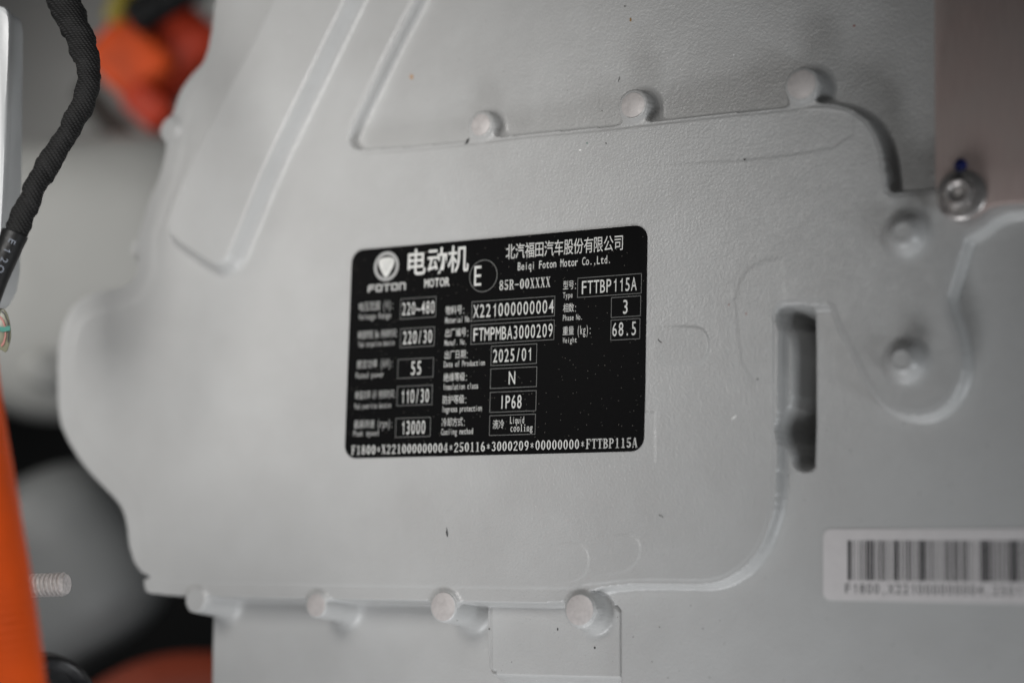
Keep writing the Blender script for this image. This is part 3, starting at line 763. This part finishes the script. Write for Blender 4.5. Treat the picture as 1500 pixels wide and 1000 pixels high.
# small clear tag
tag = thing('inspection_tag', 'small olive plastic tag with teal and salmon print below the harness', 'tag', deep(2, 490, 604))
to = chaikin([(-22,470),(-12,456),(2,450),(9,456),(14,470),(16,488),(15,500),(9,518),(2,512),(-22,508)], 2)
camslab('tag_sheet', to, 604, 604.6, 'tag', tag, bev=0.2)
camslab('rim_line', [(3,455),(7,459),(12,472),(13.5,488),(12.5,501),(11,501),(11.8,488),(10.5,473),(6,461),(2,457)], 603.6, 603.95, 'rubber', tag)
camslab('printed_arc', [(0,462),(5,468),(8.5,478),(9,492),(6,504),(2,508),(1,505),(4.5,500),(6.8,491),(6.3,479),(3,470),(-1,466)], 603.6, 603.95, 'salmon', tag)
camslab('printed_band', [(-12,474),(4,479),(14.5,477),(14.8,484),(5,486),(-12,482)], 603.2, 603.55, 'teal', tag)
# orange corrugated conduit
con = thing('orange_conduit', 'bright orange corrugated high voltage conduit at lower left edge', 'conduit', deep(-30, 1000, 520))
cz = [(-75,520,540),(-66,600,534),(-54,680,528),(-41,760,523),(-28,840,520),(-16,920,518),(-6,1000,516),(4,1090,515)]
cp = catmull([deep(*p) for p in cz], 60)
sweep('corrugated_tube', cp, lambda i, s, t: 12.6+0.24*math.sin(2*math.pi*s/2.3)+0.15*math.sin(t*2+s*0.02), 'orange', con, 48)
# threaded stud
st = thing('threaded_stud', 'short grey threaded stud poking out from behind the orange conduit', 'stud', deep(40, 857, 612))
sa, sb = deep(-45, 861, 616), deep(98, 855, 608)
ax = (sb-sa); LN = np.linalg.norm(ax); ax /= LN
x0 = np.cross(ax, [0, 0, 1]); x0 /= np.linalg.norm(x0); y0 = np.cross(ax, x0)
V, Fc = [], []; SEG = 36; pitch = 1.42; nn = int(LN/0.16)
for i in range(nn+1):
    d = LN*i/nn
    for k in range(SEG):
        t = 2*math.pi*k/SEG; ph = (d/pitch - k/SEG) % 1.0
        tri_ = abs(ph-0.5)*2; tri_ = min(1, max(0, (tri_-0.08)/0.62))
        r = 2.9+0.78*tri_
        r = min(r, 3.1+max(0, (LN-0.5-d))*1.1) if d > LN-1.2 else r
        if d > LN-0.25: r = min(r, 3.0)
        V.append(sa+ax*d+(x0*math.cos(t)+y0*math.sin(t))*r)
for i in range(nn):
    for k in range(SEG):
        k2 = (k+1) % SEG; Fc.append((i*SEG+k, i*SEG+k2, (i+1)*SEG+k2, (i+1)*SEG+k))
Fc.append(tuple(range(nn*SEG, (nn+1)*SEG)))
mesh('thread', V, Fc, 'stud', st)
lathe('end_face', sb, ax, [(2.9, -0.3), (2.9, 0.02), (2.5, 0.12)], 'stud', st, 30)
# black rubber grommet at the bottom edge
gr = thing('rubber_grommet', 'ribbed black rubber grommet beside the orange conduit at the bottom', 'grommet', deep(70, 1040, 575))
gc = deep(74, 1031, 575); ga = cb*0.72+cr*0.62+cu*0.30
lathe('outer_lip', gc, ga, [(13.5, -9), (15.8, -6.5), (16.4, -4.5), (15.9, -2.6), (14.6, -1.6)], 'rubber', gr, 64)
lathe('inner_lip', gc, ga, [(13.2, -3.5), (14.1, -0.8), (14.4, 1.0), (13.8, 2.4), (12.2, 3.0), (11.2, 1.5), (10.8, -1.5)], 'rubber', gr, 64)

# ------------------------------------------------------------------ things behind, out of focus
def rounded_body(name, c, ax3, half, e, mat, parent, nu=56, nv=36):
    """superellipsoid on three axes"""
    V, Fc = [], []
    sg = lambda x, p: math.copysign(abs(x)**p, x)
    for j in range(nv+1):
        b = -math.pi/2+math.pi*j/nv
        for i in range(nu):
            a = 2*math.pi*i/nu
            x = sg(math.cos(b), e)*sg(math.cos(a), e); y = sg(math.cos(b), e)*sg(math.sin(a), e); z = sg(math.sin(b), e)
            V.append(np.asarray(c)+ax3[0]*x*half[0]+ax3[1]*y*half[1]+ax3[2]*z*half[2])
    for j in range(nv):
        for i in range(nu):
            i2 = (i+1) % nu; Fc.append((j*nu+i, j*nu+i2, (j+1)*nu+i2, (j+1)*nu+i))
    return mesh(name, V, Fc, mat, parent)
def mix_axes(ang):
    c, s = math.cos(ang), math.sin(ang); a = cr*c+cu*s; b = -cr*s+cu*c; return a, cb, b
gb = thing('gearbox_casing', 'large smooth grey gearbox casing behind the motor at the left', 'gearbox', deep(150, 400, 960))
rounded_body('casing_shell', deep(165, 408, 990), mix_axes(0.06), (68, 60, 70), 0.52, 'gear', gb)
lathe('casing_boss', deep(68, 540, 925), cb+cr*0.5, [(9, -20), (9, -2), (8, 0), (5, 1)], 'gear', gb, 30)
bp = thing('rear_panel', 'pale grey rear panel seen above the gearbox casing', 'panel', deep(100, 100, 1120))
rounded_body('panel_sheet', deep(40, 20, 1130), mix_axes(-0.05), (150, 12, 105), 0.3, 'panel', bp)
tube = thing('rubber_pipe', 'dull brown grey pipe running diagonally under the orange connector', 'pipe', deep(200, 220, 1010))
sweep('pipe', catmull([deep(*p) for p in [(128,136,1050),(160,178,1030),(205,228,1010),(290,330,990)]], 12), lambda i, s, t: 7.0, 'brown', tube, 28)
oc = thing('orange_connector', 'orange high voltage connector with ribbed collar behind the motor edge', 'connector', deep(225, 110, 1010))
a3 = mix_axes(-0.75)
rounded_body('connector_body', deep(196, 92, 1015), a3, (20, 18, 17), 0.35, 'orange2', oc)
rounded_body('connector_collar', deep(262, 80, 1030), a3, (17, 20, 24), 0.4, 'red', oc)
rounded_body('connector_latch', deep(222, 158, 1005), a3, (13, 14, 9), 0.4, 'red', oc)
pg = thing('black_plug', 'black cable plug pushed into the orange connector', 'plug', deep(230, 10, 985))
pa = deep(193, 30, 975); pb = deep(330, -55, 990)
lathe('plug_body', pa, pb-pa, [(6.5, -1), (9.0, 0.6), (9.6, 3), (9.6, 60)], 'black', pg, 36)
lathe('cable_end', pa, pa-pb, [(4, -2), (3.6, 0.8), (2.5, 1.6)], 'rubber', pg, 24)
yc = thing('yellow_clip', 'olive yellow clip beside the black plug', 'clip', deep(170, 5, 1000))
sweep('clip_band', catmull([deep(*p) for p in [(196,-60,1005),(186,-20,1000),(176,6,998),(166,30,1000)]], 8), lambda i, s, t: 5.2, 'yellow', yc, 20)
axh = thing('axle_tube', 'dark grey rounded axle tube below the gearbox casing', 'axle', deep(90, 830, 900))
rounded_body('axle_shell', deep(60, 850, 960), mix_axes(0.55), (56, 50, 47), 0.6, 'gear2', axh)
lc = thing('orange_cable', 'orange cable with shade put into its colour, crossing below the motor corner', 'cable', deep(220, 980, 880))
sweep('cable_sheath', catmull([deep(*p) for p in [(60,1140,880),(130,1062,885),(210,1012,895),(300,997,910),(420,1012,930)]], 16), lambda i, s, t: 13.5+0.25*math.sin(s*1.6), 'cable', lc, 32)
bw = mesh('black_backdrop', [deep(-700,-500,1450), deep(1500,-500,1500), deep(1500,1600,1500), deep(-700,1600,1450),
      deep(-700,-500,1470), deep(1500,-500,1520), deep(1500,1600,1520), deep(-700,1600,1470)],
      [(0,1,2,3),(7,6,5,4),(0,4,5,1),(1,5,6,2),(2,6,7,3),(3,7,4,0)], 'backdrop', None, smooth=False)  # black sheet added so the gaps between the parts go dark
bw['kind'] = 'structure'; bw['label'] = 'added black wall far behind the motor'
